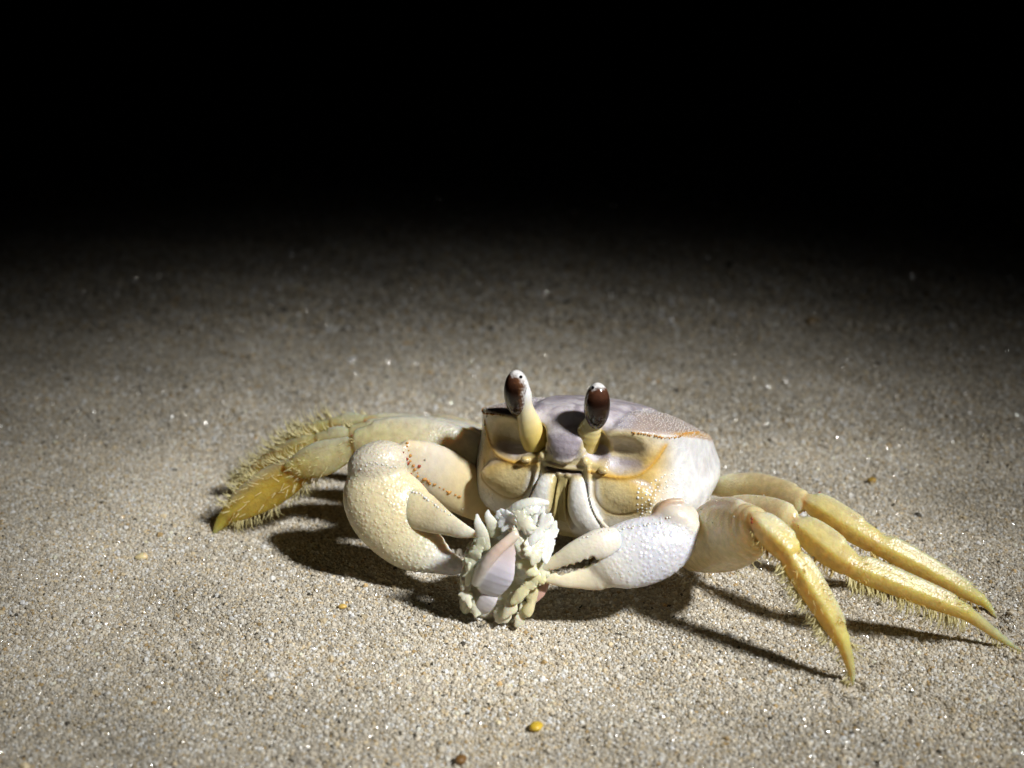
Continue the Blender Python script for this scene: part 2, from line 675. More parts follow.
def build_grains():
    X, Y, SC = [], [], []
    for (y0, y1, step, s0) in ((12.5, 24, .030, .0178), (24, 31, .042, .024), (31, 44, .085, .040), (44, 70, .17, .07)):
        x, y = scatter(-18.5 if y1 < 40 else -36, 18.5 if y1 < 40 else 36, y0, y1, step)
        X.append(x)
        Y.append(y)
        SC.append(s0 * np.exp(rng.normal(0, .26, x.size)))
    X, Y, SC = map(np.concatenate, (X, Y, SC))
    n = X.size
    # a second, sparser layer of larger grains lying on top
    big = rng.random(n) < .035
    SC[big] *= 1.55
    Z = ground_z(X, Y) - .03 + SC * rng.uniform(.0, .55, n)
    me = bpy.data.meshes.new('sand_grains')
    me.vertices.add(n)
    me.vertices.foreach_set('co', (np.c_[X, Y, Z] * S).ravel())
    pal = np.array([(.66, .60, .49), (.79, .76, .69), (.54, .49, .40), (.62, .52, .35), (.52, .37, .18), (.09, .08, .06),
                    (.88, .88, .86), (.58, .53, .45)])
    pr = np.array([.36, .17, .18, .12, .02, .01, .06, .08])
    ci = rng.choice(len(pal), n, p=pr / pr.sum())
    C = pal[ci] * np.exp(rng.normal(0, .16, n) + .10 * fnoise(np.c_[X, Y, 0 * X], 1.1, 4) + .06 * fnoise(np.c_[X, Y, 0 * X], 4.0, 8))[:, None]
    a = me.attributes.new('tint', 'FLOAT_COLOR', 'POINT')
    a.data.foreach_set('color', np.c_[np.clip(C, 0, .92), np.ones(n)].astype(np.float32).ravel())
    a = me.attributes.new('gloss', 'FLOAT', 'POINT')
    a.data.foreach_set('value', rng.choice([.04, .18, .4, .6], n, p=[.30, .26, .24, .20]).astype(np.float32))
    a = me.attributes.new('size', 'FLOAT', 'POINT')
    a.data.foreach_set('value', (SC * S).astype(np.float32))
    a = me.attributes.new('turn', 'FLOAT_VECTOR', 'POINT')
    a.data.foreach_set('vector', rng.uniform(0, 6.28, (n, 3)).astype(np.float32).ravel())
    o = bpy.data.objects.new('sand_grains', me)
    o['kind'] = 'stuff'
    o['label'] = 'loose quartz and shell sand grains covering the beach'
    o['category'] = 'sand'
    link(o)
    gm = grain_material()
    ng = bpy.data.node_groups.new('grain_scatter', 'GeometryNodeTree')
    ng.interface.new_socket('Geometry', in_out='INPUT', socket_type='NodeSocketGeometry')
    ng.interface.new_socket('Geometry', in_out='OUTPUT', socket_type='NodeSocketGeometry')
    N, L = ng.nodes, ng.links
    gi, go = N.new('NodeGroupInput'), N.new('NodeGroupOutput')
    pool = N.new('GeometryNodeGeometryToInstance')
    for k in range(5):
        ic = N.new('GeometryNodeMeshIcoSphere')
        ic.inputs['Radius'].default_value = 1
        ic.inputs['Subdivisions'].default_value = 2
        stp = N.new('GeometryNodeSetPosition')
        nz = N.new('ShaderNodeTexNoise')
        nz.noise_dimensions = '4D'
        nz.inputs['W'].default_value = 3.7 * k + 1.3
        nz.inputs['Scale'].default_value = .85
        nz.inputs['Detail'].default_value = 1
        sub = N.new('ShaderNodeVectorMath')
        sub.operation = 'SUBTRACT'
        sub.inputs[1].default_value = (.5, .5, .5)
        scl = N.new('ShaderNodeVectorMath')
        scl.operation = 'SCALE'
        scl.inputs['Scale'].default_value = 1.9
        L.new(nz.outputs['Color'], sub.inputs[0])
        L.new(sub.outputs[0], scl.inputs[0])
        L.new(ic.outputs['Mesh'], stp.inputs['Geometry'])
        L.new(scl.outputs[0], stp.inputs['Offset'])
        sm = N.new('GeometryNodeSetMaterial')
        sm.inputs['Material'].default_value = gm
        L.new(stp.outputs[0], sm.inputs[0])
        L.new(sm.outputs[0], pool.inputs[0])
    iop = N.new('GeometryNodeInstanceOnPoints')
    L.new(gi.outputs[0], iop.inputs['Points'])
    L.new(pool.outputs[0], iop.inputs['Instance'])
    iop.inputs['Pick Instance'].default_value = True
    def named(nm, typ):
        q = N.new('GeometryNodeInputNamedAttribute')
        q.data_type = typ
        q.inputs['Name'].default_value = nm
        return q.outputs[0]
    L.new(named('size', 'FLOAT'), iop.inputs['Scale'])
    L.new(named('turn', 'FLOAT_VECTOR'), iop.inputs['Rotation'])
    L.new(iop.outputs[0], go.inputs[0])
    md = o.modifiers.new('grains', 'NODES')
    md.node_group = ng
    return o


build_grains()

# ------------------------------------------------------------------ the crab
CRAB = np.array([1.3, 20.2, 0.0])
crab = thing('ghost_crab', CRAB, 'pale yellow ghost crab with tall brown eyes crouching on the sand over its meal', 'crab')
PSI = math.radians(20)
EX = np.array([math.cos(PSI), -math.sin(PSI), 0])
BK = np.array([math.sin(PSI), math.cos(PSI), 0])
F0 = np.array([.77, 19.0, 0])


def loc(x, y, z):
    """crab frame (sideways, backwards, up) to the beach"""
    return F0 + EX * x + BK * y + np.array([0, 0, z])


def locs(V):
    return F0 + V[:, :1] * EX + V[:, 1:2] * BK + V[:, 2:3] * np.array([0, 0, 1.0])


class Trunk:
    lo, hi = np.array([-2.2, -.5, .2]), np.array([2.2, 3.4, 2.9])

    def dist(s, x, y, z):
        ax = np.abs(x)
        yy = np.clip(y, 0, 4)
        dome = .44 * (1 - (x / 1.7) ** 2) * (1 - np.exp(-(yy / .42) ** 1.2))
        top = 2.40 - .27 * yy - .03 * yy ** 2 + dome
        top = top - .24 * np.exp(-(x / .30) ** 2) * np.exp(-(yy / .22) ** 2)      # brow between the eyes
        top = top - .16 * np.exp(-((ax - .45) / .17) ** 2) * np.exp(-(yy / .22) ** 2)  # eye notches
        top = top + .05 * np.exp(-((ax - .95) / .3) ** 2) * np.exp(-(yy / .2) ** 2)
        top = top - .05 * np.exp(-((ax - .62 - .1 * yy) / .09) ** 2) * (1 - np.exp(-(yy / .35) ** 2)) # furrows
        dt = (z - top) * .93
        zz = np.clip(z, .2, 2.6)
        fr = .20 * (x / 1.4) ** 2 + .10 * (ax / 1.4) ** 6 - .13 * np.exp(-((zz - 1.25) / .5) ** 2) + .55 * np.clip(.95 - zz, 0, 2) ** 1.5 
        df = (fr - y) * .93
        w = 1.46 + .13 * np.clip(y, 0, 1.6) / 1.6 + .26 * np.exp(-((zz - .95 - 0 * y) / .55) ** 2) - .22 * np.clip(y - 1.8, 0, 2) ** 2
        w = w - .7 * np.clip(.8 - zz, 0, 1) ** 1.2
        ds = (ax - w) * .95
        db = (.40 + .10 * x * x - z) * .95
        dk = y - 3.0
        d = smax(dt, smax(df, ds - .10, .55), .06)
        d = smax(d, db, .5)
        return smax(d, dk, .7)


def local_loft(P, a, b, col, n=3):
    return Loft(P, a, b, col, n=n, view=(0, 1, -.2))


CREAM, WHITE, YEL = (.62, .52, .33), (.70, .69, .68), (.60, .42, .12)
OLIVE, GREYW = (.30, .23, .09), (.56, .53, .50)
bv = Vol((-2.15, -.45, .2), (2.15, 3.15, 2.85), .021)
bv.add(Trunk(), 0, paint=False)
for s in (-1, 1):
    bv.cut(Ell((s * .90, -.08, 2.08), (.46, .32, .29)), .09)                       # orbit
    bv.cut(Ell((s * .47, .05, 2.14), (.18, .32, .22)), .08)                        # eye socket
    bv.add(Ell((s * .88, .06, 1.44), (.48, .14, .23)), .12)                       # lobe under the orbit
    # jaw plates: outer broad one, thin inner strips, cheek edge
    bv.add(local_loft([(s * .19, .00, 1.66), (s * .25, -.12, 1.48), (s * .33, -.18, 1.22), (s * .47, -.13, .98), (s * .58, .0, .80)],
                      [.10, .165, .20, .18, .08], [.09, .12, .13, .12, .06], GREYW), .0)
    bv.add(local_loft([(s * .055, .02, 1.62), (s * .07, -.09, 1.40), (s * .09, -.13, 1.12), (s * .14, -.05, .86)],
                      [.03, .035, .035, .03], [.07, .08, .09, .06], (.45, .39, .24)), .0)
    bv.add(local_loft([(s * .36, -.02, 1.90), (s * .40, -.07, 1.66), (s * .46, -.13, 1.38), (s * .60, -.16, 1.10), (s * .80, -.06, .86)],
                      [.03, .03, .03, .03, .03], [.03, .03, .035, .035, .03], (.50, .42, .24)), .0)
    bv.cut(local_loft([(s * .36, -.05, 1.62), (s * .425, -.17, 1.42), (s * .555, -.21, 1.13), (s * .72, -.10, .86)],
                      [.012] * 4, [.08] * 4, OLIVE), .02)
    bv.cut(local_loft([(s * .085, -.04, 1.60), (s * .10, -.18, 1.35), (s * .125, -.22, 1.10), (s * .27, -.12, .84)],
                      [.010] * 4, [.08] * 4, OLIVE), .02)
    bv.add(Ell((s * .33, -.02, 1.93), (.06, .07, .07)), .02)                     # antenna bases
    bv.add(Ell((s * .60, -.03, 1.83), (.075, .06, .05)), .02)
bv.add(local_loft([(0, .45, 2.47), (0, .12, 2.33), (0, -.05, 2.13), (0, -.09, 1.95)], [.32, .27, .21, .13], [.10, .10, .09, .06], CREAM), .10)  # brow
bv.cut(Ell((0, .0, 1.75), (.28, .12, .035)), .04)                                # mouth slit
bv.add(local_loft([(-.36, .03, 1.83), (-.15, -.02, 1.80), (.15, -.02, 1.80), (.36, .03, 1.83)], [.035] * 4, [.05] * 4, CREAM), .02)
for s in (-1, 1):
    bv.add(local_loft([(s * 1.56, 1.75, 1.86), (s * 1.72, 1.5, 1.45), (s * 1.80, 1.3, 1.1), (s * 1.74, 1.0, .72)], [.04, .05, .05, .03], [.05, .06, .06, .04], CREAM), .10)
for k, xx in enumerate(np.linspace(-.2, .2, 4)):
    bv.add(Ell((xx, -.03, 1.69), (.05, .06, .035)), .01)
bV, bQ = bv.mesh()
bN = vnormals(bV, bQ)


def edge_dist(V, pts):
    """distance in the face plane from mirrored points to a drawn line"""
    P = catmull(np.array(pts, float), 8)
    q = np.c_[np.abs(V[:, 0]), V[:, 2]]
    best = np.full(len(V), 9.0)
    for a, b in zip(P[:-1], P[1:]):
        d = b - a
        t = np.clip(((q - a) @ d) / (d @ d), 0, 1)
        best = np.minimum(best, np.linalg.norm(q - a - t[:, None] * d, axis=1))
    return best


ORB = [(.40, 1.80), (.62, 1.745), (.90, 1.74), (1.12, 1.80), (1.28, 1.95), (1.40, 2.17)]
ARC1 = [(.47, 1.66), (.52, 1.40), (.72, 1.20), (1.0, 1.19), (1.26, 1.36), (1.36, 1.60)]
ARC2 = [(.62, 1.60), (.68, 1.43), (.86, 1.33), (1.06, 1.39), (1.17, 1.58)]
BROWL = [(.30, 2.10), (.20, 1.98), (.0, 1.93)]
dO, d1, d2, dB = (edge_dist(bV, p) for p in (ORB, ARC1, ARC2, BROWL))
fm = np.clip((.62 - bV[:, 1]) / .2, 0, 1) * np.clip((.55 - bN[:, 1]) / .3, 0, 1)
bump = fm * (.022 * np.exp(-(dO / .022) ** 2) - .014 * np.exp(-(d1 / .018) ** 2)
             - .002 * np.exp(-(d2 / .018) ** 2) + .018 * np.exp(-(dB / .025) ** 2))
bV = bV + bN * bump[:, None]
bN = vnormals(bV, bQ)


def ss(a, b, x):
    t = np.clip((x - a) / (b - a), 0, 1)
    return t * t * (3 - 2 * t)


def body_paint(V, N):
    x, y, z = V.T
    ax = np.abs(x)
    col = np.tile(np.array([.70, .70, .71]), (len(V), 1))

    def mix(c, w):
        w = np.clip(w, 0, 1)[:, None]
        col[:] = col * (1 - w) + np.asarray(c) * w
    fn = fnoise(V, 6, 3)
    g = lambda cx, cz, rx, rz: np.exp(-((ax - cx) / rx) ** 2 - ((z - cz) / rz) ** 2)
    front = ss(.75, .35, y)
    mix((.66, .56, .32), front * ss(1.55, 1.0, ax + .12 * fn) * ss(.6, 1.1, z))         # cream face
    mix((.60, .42, .13), front * g(1.15, 1.62, .30, .42) * .95)                     # ochre around the orbit
    mix((.58, .39, .10), front * g(1.25, 2.0, .18, .22) * .9)
    mix((.68, .57, .32), front * g(.85, 1.46, .34, .17) * .8)                        # lobe
    mix((.55, .36, .09), front * np.exp(-((z - 1.73) / .06) ** 2) * ss(.35, .6, ax) * ss(1.35, 1.1, ax) * .8)
    mix((.62, .54, .40), front * g(.85, 2.15, .34, .16) * .9)                         # orbit dish
    mix((.15, .09, .02), front * g(1.0, 1.98, .17, .11) * (.5 + .35 * fn))           # brown blotch in it
    mix((.30, .21, .08), front * g(.75, 1.87, .30, .06) * .6)
    mix((.62, .48, .14), front * g(.50, 2.02, .12, .16) * .9)                        # yellow sockets
    mix((.62, .61, .60), front * ss(1.25, 1.02, z) * ss(.55, .75, ax) * .7)
    jaw = front * ss(1.72, 1.62, z) * ss(.62, .5, ax - .35 * (1.5 - z) * .6)
    mix((.68, .67, .64), jaw * ss(.13, .2, ax))
    mix((.40, .33, .14), jaw * ss(.16, .1, ax) * .9)
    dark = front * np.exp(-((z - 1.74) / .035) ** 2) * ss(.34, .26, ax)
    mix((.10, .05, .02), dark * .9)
    mix((.42, .33, .12), ss(.85, .55, z) * front * .8)
    mix((.66, .58, .36), ss(.8, .5, z) * .6 * (1 - front))
    top = ss(.25, .60, N[:, 2]) * ss(.0, .12, y + .10 * ss(.4, .2, ax)) * ss(1.25, 1.6, z)
    mix((.34, .30, .34), top)
    mix((.40, .31, .26), top * ss(.75, 1.05, ax + .1 * fn) * .8)
    mix((.34, .30, .34), ss(.25, .18, ax - .25 * (z - 2.0)) * ss(1.90, 1.98, z) * ss(.6, .4, y))
    mix((.62, .36, .06), fm * np.exp(-(dO / .035) ** 2) * .9)
    mix((.40, .27, .08), fm * np.exp(-(d1 / .028) ** 2) * .75)
    mix((.46, .33, .12), fm * np.exp(-(d2 / .05) ** 2) * .25)
    mix((.62, .56, .48), fm * np.exp(-(dB / .03) ** 2) * .8)
    rim = np.exp(-((ax - (1.50 + .08 * np.clip(y, 0, 2))) / .07) ** 2) * ss(1.5, 1.7, z) * ss(.2, .45, N[:, 2])
    mix((.58, .34, .09), rim * .85)
    mix((.60, .47, .22), front * top * np.exp(-((y - .05) / .08) ** 2) * ss(.3, .5, ax) * .8)
    return np.clip(col, 0, 1), np.clip(top * ss(1.0, .75, ax), 0, 1)


bC, bM = body_paint(bV, bN)
bW = locs(bV)
body = mesh_obj('body', bW, bQ, M_BODY, crab, CRAB, bC, bM)
# granules on cheeks and shell
x, y, z = bV.T
m = ((x > 0) | (z < 1.2)) & (np.abs(x) > 1.12) & (np.abs(x) < 1.72) & (z < 1.66 + .3 * np.clip(np.abs(x) - 1.2, 0, 1)) & (z > .75) & (y < .7) & ((np.abs(x) - .9) / .5 + (1.5 - z) > .35)
ids = spread(bV, m, .058, 1)
R = .018 * rng.uniform(.7, 1.25, len(ids)) * np.clip(1.35 - .6 * np.abs(np.abs(x[ids]) - 1.15), .5, 1.2)
bNW = bN[:, :1] * EX + bN[:, 1:2] * BK + bN[:, 2:3] * np.array([0, 0, 1.0])
V, F = bead_mesh(bW[ids] - .010 * bNW[ids], R)
mesh_obj('granules', V, F, M_BEAD, body, CRAB, kind='stuff')
m = (np.abs(x) > .72) & (z > 2.28 - .33 * y) & (bN[:, 2] > .5) & (y > .12) & (y < 2.2)
ids = spread(bV, m, .045, 2)
V, F = bead_mesh(bW[ids] - .004 * np.array([0, 0, 1.]), .0115 * rng.uniform(.7, 1.2, len(ids)))
mesh_obj('granules', V, F, shell_mat('granule_shell', rough=.3, sss=.3, rad=.0004, plain=(.60, .55, .52), tint=.1), body, CRAB, kind='stuff')


def rim_beads(s, path, n, r, mat, name='rim_bead'):
    """beads along an edge, snapped to the shell"""
    P = catmull(path, 12)
    L = np.r_[0, np.cumsum(np.linalg.norm(np.diff(P, axis=0), axis=1))]
    t = np.linspace(0, L[-1], n)
    Q = np.c_[[np.interp(t, L, P[:, i]) for i in range(3)]].T
    out = []
    for q in Q:
        j = np.argmin(((bV - q) ** 2).sum(1))
        out.append(bV[j] + bN[j] * .004)
    V, F = bead_mesh(locs(np.array(out)), r * rng.uniform(.4, 1.3, n))
    return mesh_obj(name, V, F, mat, body, CRAB, kind='stuff')


for s in (-1, 1):
    rim_beads(s, [(s * 1.0, .05, 2.45), (s * 1.3, .12, 2.40), (s * 1.46, .25, 2.32), (s * 1.55, .8, 2.2), (s * 1.62, 1.7, 1.95)], 56, .015, M_ORANGE)
    if s < 0:
        rim_beads(s, [(s * 1.48, .2, 2.3), (s * 1.5, .25, 2.0), (s * 1.6, .3, 1.6), (s * 1.7, .35, 1.1)], 24, .014, M_BEAD)

# eyes
for s, base, mid, neck, top_, cen in (
        (-1, (541, 452), (532, 432), (525, 408), (520, 380), (517, 393)),
        (1, (582, 450), (587, 436), (594, 420), (598, 394), (597, 406))):
    def fp(p, y):
        d = ray(*p)
        t = ((F0 - CAM) @ BK + y) / (d @ BK)
        return CAM + d * t
    yb = {-1: -.02, 1: -.02}[s]
    pts = [fp(base, .30), fp(mid, .17), fp(neck, .10), fp(((neck[0] + top_[0]) / 2 + 1, (neck[1] + top_[1]) / 2), .08), fp(top_, .08)]
    ev = Vol(np.min(pts, 0) - .35, np.max(pts, 0) + .35, .013)
    ev.add(Loft(pts, [.21, .20, .125, .12, .085], [.18, .17, .125, .125, .09],
                [(.66, .50, .12), (.68, .54, .18), (.72, .66, .45), (.74, .73, .72), (.74, .73, .72)], n=4), .02)
    V, Q = ev.mesh()
    eye = mesh_obj('eyestalk', V, Q, M_EYE, crab, CRAB, ev.colours(V))
    axis = nrm(fp((cen[0] + (-1 if s < 0 else 1), cen[1] - 24), .08) - fp(cen, .08))
    out = nrm(EX * s * .62 - BK * .78)
    out = nrm(out - axis * (out @ axis))
    c = fp(cen, .07)
    cv = Vol(c - .5, c + .5, .012)
    cv.add(Ell(c, (.355, .195, .188), np.array([axis, out, np.cross(axis, out)])), 0)
    V, Q = cv.mesh()
    N = vnormals(V, Q)
    q = (V - c) @ out / .195 + .10 * fnoise(V, 40, 5) + .10 * fnoise(V, 110, 6)
    h = (V - c) @ axis / .355
    w = ss(-.38, .22, q - .75 * ss(.62, 1.0, h) + .25 * ss(-.3, -1, h))
    sp_ = ss(.35, .8, fnoise(V, 90, 9)) * ss(-.2, -.9, h)
    brown = np.array([.017, .007, .004])[None] * (1 + 4.0 * ss(.2, .8, h)[:, None]) + np.array([.10, .045, .015]) * (ss(.55, .1, q) * .7)[:, None]
    C = np.array([.72, .71, .71]) * (1 - w[:, None]) + brown * w[:, None]
    C = C + sp_[:, None] * .10
    mesh_obj('cornea', V, Q, M_CORNEA, eye, CRAB, np.clip(C, 0, 1))
    pp = (521, 377) if s < 0 else (593, 388)
    d = ray(*pp)
    hit = None
    W = V - CAM
    t = W @ nrm(d)
    off = np.linalg.norm(W - t[:, None] * nrm(d), axis=1)
    k = np.argmin(off * 8 + t)
    V, F = bead_mesh([V[k] + N[k] * .004], [.028])
    mesh_obj('pupil', V, F, M_PUPIL, eye, CRAB)


def limb(points, ratio, cols, n=3, p=2.0):
    """points: (px, py, Y, half width in px)"""
    P = [at(a, b, c) for a, b, c, _ in points]
    A = [q[3] / pxcm(p) for q, p in zip(points, P)]
    return Loft(P, A, np.array(A) * ratio, cols, n=n, p=p)


def build(prims, h=.021, pad=.1, ks=None):
    lo = np.min([p.lo for p in prims], 0) - pad
    hi = np.max([p.hi for p in prims], 0) + pad
    lo[2] = max(lo[2], -.3)
    v = Vol(lo, hi, h)
    for i, p in enumerate(prims):
        v.add(p, .04 if ks is None else ks[i])
    return v


def ell_px(px, py, Y, rx, ry, rz, ang, col):
    """ellipsoid with image radii in pixels, turned by ang degrees in the picture plane"""
    c = at(px, py, Y)
    k = pxcm(c)
    v = nrm(c - CAM)
    right = nrm(np.cross(v, [0, 0, 1]))
    up = np.cross(right, v)
    a = math.radians(ang)
    e1 = right * math.cos(a) + up * math.sin(a)
    e2 = -right * math.sin(a) + up * math.cos(a)
    return Ell(c, (rx / k, ry / k, rz / k), np.array([e1, e2, v]), col)


def tubercles(V, N, mask, spacing, r, mat, parent, seed=0, name='granules'):
    ids = spread(V, mask, spacing, seed)
    if len(ids) == 0:
        return
    v, f = bead_mesh(V[ids] - N[ids] * r * .5, r * rng.uniform(.45, 1.25, len(ids)))
    mesh_obj(name, v, f, mat, parent, CRAB, kind='stuff')


def edge_beads(pts, r, mat, parent, V, name='tooth'):
    """beads snapped to the surface seen at given pixels (px, py, Y)"""
    out = []
    for a, b, Y in pts:
        q = at(a, b, Y)
        q = q + rng.normal(0, .012, 3)
        out.append(V[np.argmin(((V - q) ** 2).sum(1))])
    v, f = bead_mesh(np.array(out), r * rng.uniform(.45, 1.3, len(out)))
    mesh_obj(name, v, f, mat, parent, CRAB, kind='stuff')


def line(p, q, n):
    return [tuple(np.array(p, float) + (np.array(q, float) - np.array(p, float)) * t) for t in np.linspace(0, 1, n)]


CY, CW, CB = (.76, .67, .44), (.66, .62, .53), (.60, .60, .65)
# --- claw raised beside the face, its palm turned down to the meal (image left)
arm = limb([(506, 508, 20.2, 16), (482, 498, 20.0, 24), (450, 480, 19.8, 27), (424, 463, 19.6, 23), (404, 450, 19.4, 12)], .55,
           [(.66, .52, .26), (.66, .52, .26), (.64, .54, .34), (.64, .58, .48), (.66, .56, .38)])
carp = ell_px(378, 464, 19.25, 31, 23, 25, 14, (.70, .64, .52))
base_ = ell_px(392, 512, 18.95, 57, 41, 27, -50, CY)
palm = limb([(392, 530, 18.85, 26), (408, 541, 18.7, 28), (424, 550, 18.55, 24), (443, 561, 18.4, 14), (456, 566, 18.25, 9), (466, 566, 18.15, 4)], .6,
            [CY, (.76, .68, .46), (.74, .70, .54), (.72, .70, .66), (.74, .72, .70), (.74, .72, .70)])
v = build([arm, carp, palm, base_], ks=[0, .03, .06, .085])
V, Q = v.mesh()
N = vnormals(V, Q)
dp = np.minimum(np.minimum(palm.point(V)[0], base_.point(V)[0]), carp.point(V)[0])
mk = ss(.05, .0, dp)
claw = mesh_obj('claw', V, Q, M_CLAW, crab, CRAB, v.colours(V, .05), mk)
claw['label'] = 'larger yellow claw with the pebbled palm'
tubercles(V, N, (mk > .5) & (N[:, 1] < .3) & ((V - at(445, 560, 18.4))[:, 0] < -.25), .058, .0135, shell_mat('tubercle_yellow', plain=(.78, .70, .48), sss=.4, rad=.0005, tint=.05), claw, 3)
fin = limb([(405, 504, 18.85, 17), (419, 510, 18.72, 20), (434, 518, 18.56, 16), (449, 525, 18.4, 11), (463, 531, 18.22, 7.5), (477, 535, 18.1, 3)], .55,
           [CY, CY, (.60, .52, .35), (.72, .66, .48), (.74, .70, .58), (.76, .72, .6)])
v = build([fin], h=.018)
V, Q = v.mesh()
N = vnormals(V, Q)
f1 = mesh_obj('movable_finger', V, Q, M_CLAW, claw, CRAB, v.colours(V), np.full(len(V), .25))
edge_beads(line((405, 477, 18.8), (438, 502, 18.5), 12) + line((438, 502, 18.5), (452, 514, 18.4), 5), .022, M_BEAD, claw, V)
cV = np.array([p.co for p in claw.data.vertices]) / S + CRAB
edge_beads(line((361, 467, 19.1), (378, 463, 18.9), 6) + line((378, 463, 18.9), (400, 469, 18.9), 8), .015, M_BEAD, claw, cV)
edge_beads(line((349, 478, 19.2), (352, 510, 19.1), 10) + line((352, 510, 19.1), (382, 554, 18.9), 16) + line((382, 554, 18.9), (430, 574, 18.6), 14), .018, M_BEAD, claw, cV)
edge_beads([(405, 452, 19.2), (407, 459, 19.2), (411, 464, 19.2), (413, 471, 19.2), (419, 479, 19.3), (426, 482, 19.3), (420, 467, 19.3)], .030, M_RED, claw, cV, 'red_granule')
edge_beads(line((408, 440, 19.3), (412, 462, 19.3), 5) + line((412, 462, 19.3), (422, 480, 19.4), 6) + line((424, 480, 19.4), (462, 498, 19.6), 13), .026, M_ORANGE, claw, cV, 'orange_granule')

# --- claw lying in front of the cheek (image right)
arm = limb([(645, 545, 19.1, 22), (668, 535, 18.6, 22), (682, 522, 18.2, 18), (684, 515, 18.0, 14)], .8, CW)
carp = ell_px(674, 517, 17.95, 23, 17, 20, -14, (.62, .57, .50))
rimc = limb([(654, 517, 17.86, 3), (660, 508, 17.88, 3.2), (669, 502, 17.9, 3.2), (681, 501, 17.92, 3)], 1.6, [(.44, .24, .08), (.44, .24, .08), (.46, .30, .18), (.54, .46, .38)])
wrist = ell_px(689, 527, 17.85, 11, 11, 14, 0, (.68, .64, .54))
palm = limb([(690, 533, 17.75, 11), (680, 538, 17.7, 21), (664, 545, 17.65, 30), (644, 551, 17.6, 34), (622, 557, 17.55, 32.5), (608, 564, 17.5, 26), (596, 573.5, 17.48, 17.5),
             (580, 576.5, 17.45, 12.5), (562, 578.5, 17.4, 8.5), (541, 578, 17.4, 3.5)], .55,
            [CB, CB, CB, CB, (.70, .69, .68), (.72, .68, .60), (.72, .66, .52), (.74, .67, .50), (.76, .69, .52), (.76, .68, .5)])
v = build([arm, carp, wrist, palm, rimc], ks=[0, .03, .08, .07, .06])
v.cut(limb([(672, 549, 17.3, 2.5), (676, 543, 17.3, 2.5), (680, 536, 17.35, 2.5), (677, 524, 17.4, 2.2)], 1.6, CB), .04)
v.cut(limb([(613, 524, 17.3, 1.8), (607, 540, 17.25, 1.8), (603, 556, 17.25, 1.8)], 2.2, CB), .03)
for px_, py_ in ((561, 571), (567, 569), (574, 567), (581, 564), (588, 562), (595, 559)):
    v.cut(ell_px(px_, py_ + .6, 17.45, 4.4, 3.8, 40, 12, CB), .006)
V, Q = v.mesh()
N = vnormals(V, Q)
dp, _ = palm.point(V)
mk = ss(.05, .0, dp) * ss(-.2, .1, (V - at(612, 556, 17.5))[:, 0])
claw2 = mesh_obj('claw', V, Q, M_CLAW, crab, CRAB, v.colours(V, .04), mk)
claw2['label'] = 'smaller white claw with dark gap between its fingers'
tubercles(V, N, (mk > .5) & (N[:, 1] < .3) & (N[:, 2] > .0), .078, .013, shell_mat('tubercle_white', plain=(.58, .58, .60), sss=.4, rad=.0005, tint=.05), claw2, 4)
fin = limb([(614, 540, 17.5, 13), (602, 543, 17.45, 15), (590, 547, 17.42, 14), (574, 553.5, 17.4, 11.5), (557, 561.5, 17.4, 7.5), (538, 569.5, 17.4, 3.5)], .6,
           [(.72, .68, .60), (.72, .68, .60), (.72, .68, .58), (.72, .68, .54), (.74, .68, .52), (.76, .68, .5)])
v = build([fin], h=.017)
for px_, py_ in ((564, 570), (571, 568), (578, 566), (585, 563), (592, 560)):
    v.cut(ell_px(px_, py_ - .3, 17.4, 4, 3.8, 40, 12, CB), .006)
V, Q = v.mesh()
mesh_obj('movable_finger', V, Q, M_CLAW, claw2, CRAB, v.colours(V), np.full(len(V), .2))
cV = np.array([p.co for p in claw2.data.vertices]) / S + CRAB
edge_beads(line((612, 525, 17.5), (668, 518, 17.6), 18) + line((600, 590, 17.5), (652, 585, 17.6), 16) + line((652, 585, 17.6), (690, 548, 17.7), 12), .018, M_BEAD, claw2, cV)
edge_beads(line((580, 540, 17.4), (610, 527, 17.45), 9), .015, M_BEAD, claw2, V)

# --- walking legs
LY, LP, LD = (.82, .67, .22), (.82, .74, .44), (.80, .60, .12)


def bristles(path, side, n, length, r, lean, mat, parent, jit=.35, seed=0, depth=0.):
    """hairs on the edge of a limb: path of (px, py, Y, half width); side +1 the upper edge, -1 the lower, 0 the face"""
    q = np.random.default_rng(seed)
    P = np.array([at(a, b, c) for a, b, c, _ in path])
    W = np.array([p[3] / pxcm(t) for p, t in zip(path, P)])
    M = catmull(np.c_[P, W], 10)
    items = []
    for k in range(n):
        i = q.integers(0, len(M) - 1)
        f = q.random()
        c = M[i] + (M[i + 1] - M[i]) * f
        t = nrm(M[i + 1, :3] - M[i, :3])
        v = nrm(c[:3] - CAM)
        e = nrm(np.cross(t, v))
        if e[2] < 0:
            e = -e
        sd = side if side else q.uniform(-.9, .9)
        base = c[:3] + e * c[3] * .93 * sd - v * c[3] * (.55 * math.sqrt(max(0, 1 - sd * sd)) + depth) + v * q.normal(0, .25) * c[3] * .4
        d = nrm(e * (sd if side else sd * .6) + t * lean + (-v * .5 if not side else 0) + q.normal(0, jit, 3))
        l = length * q.uniform(.5, 1.25)
        items.append((base, base + d * l, r, t * l * .12 + q.normal(0, .02, 3) * l))
    V, F = bristle_mesh(items)
    return mesh_obj('bristles', V, F, mat, parent, CRAB, kind='stuff')


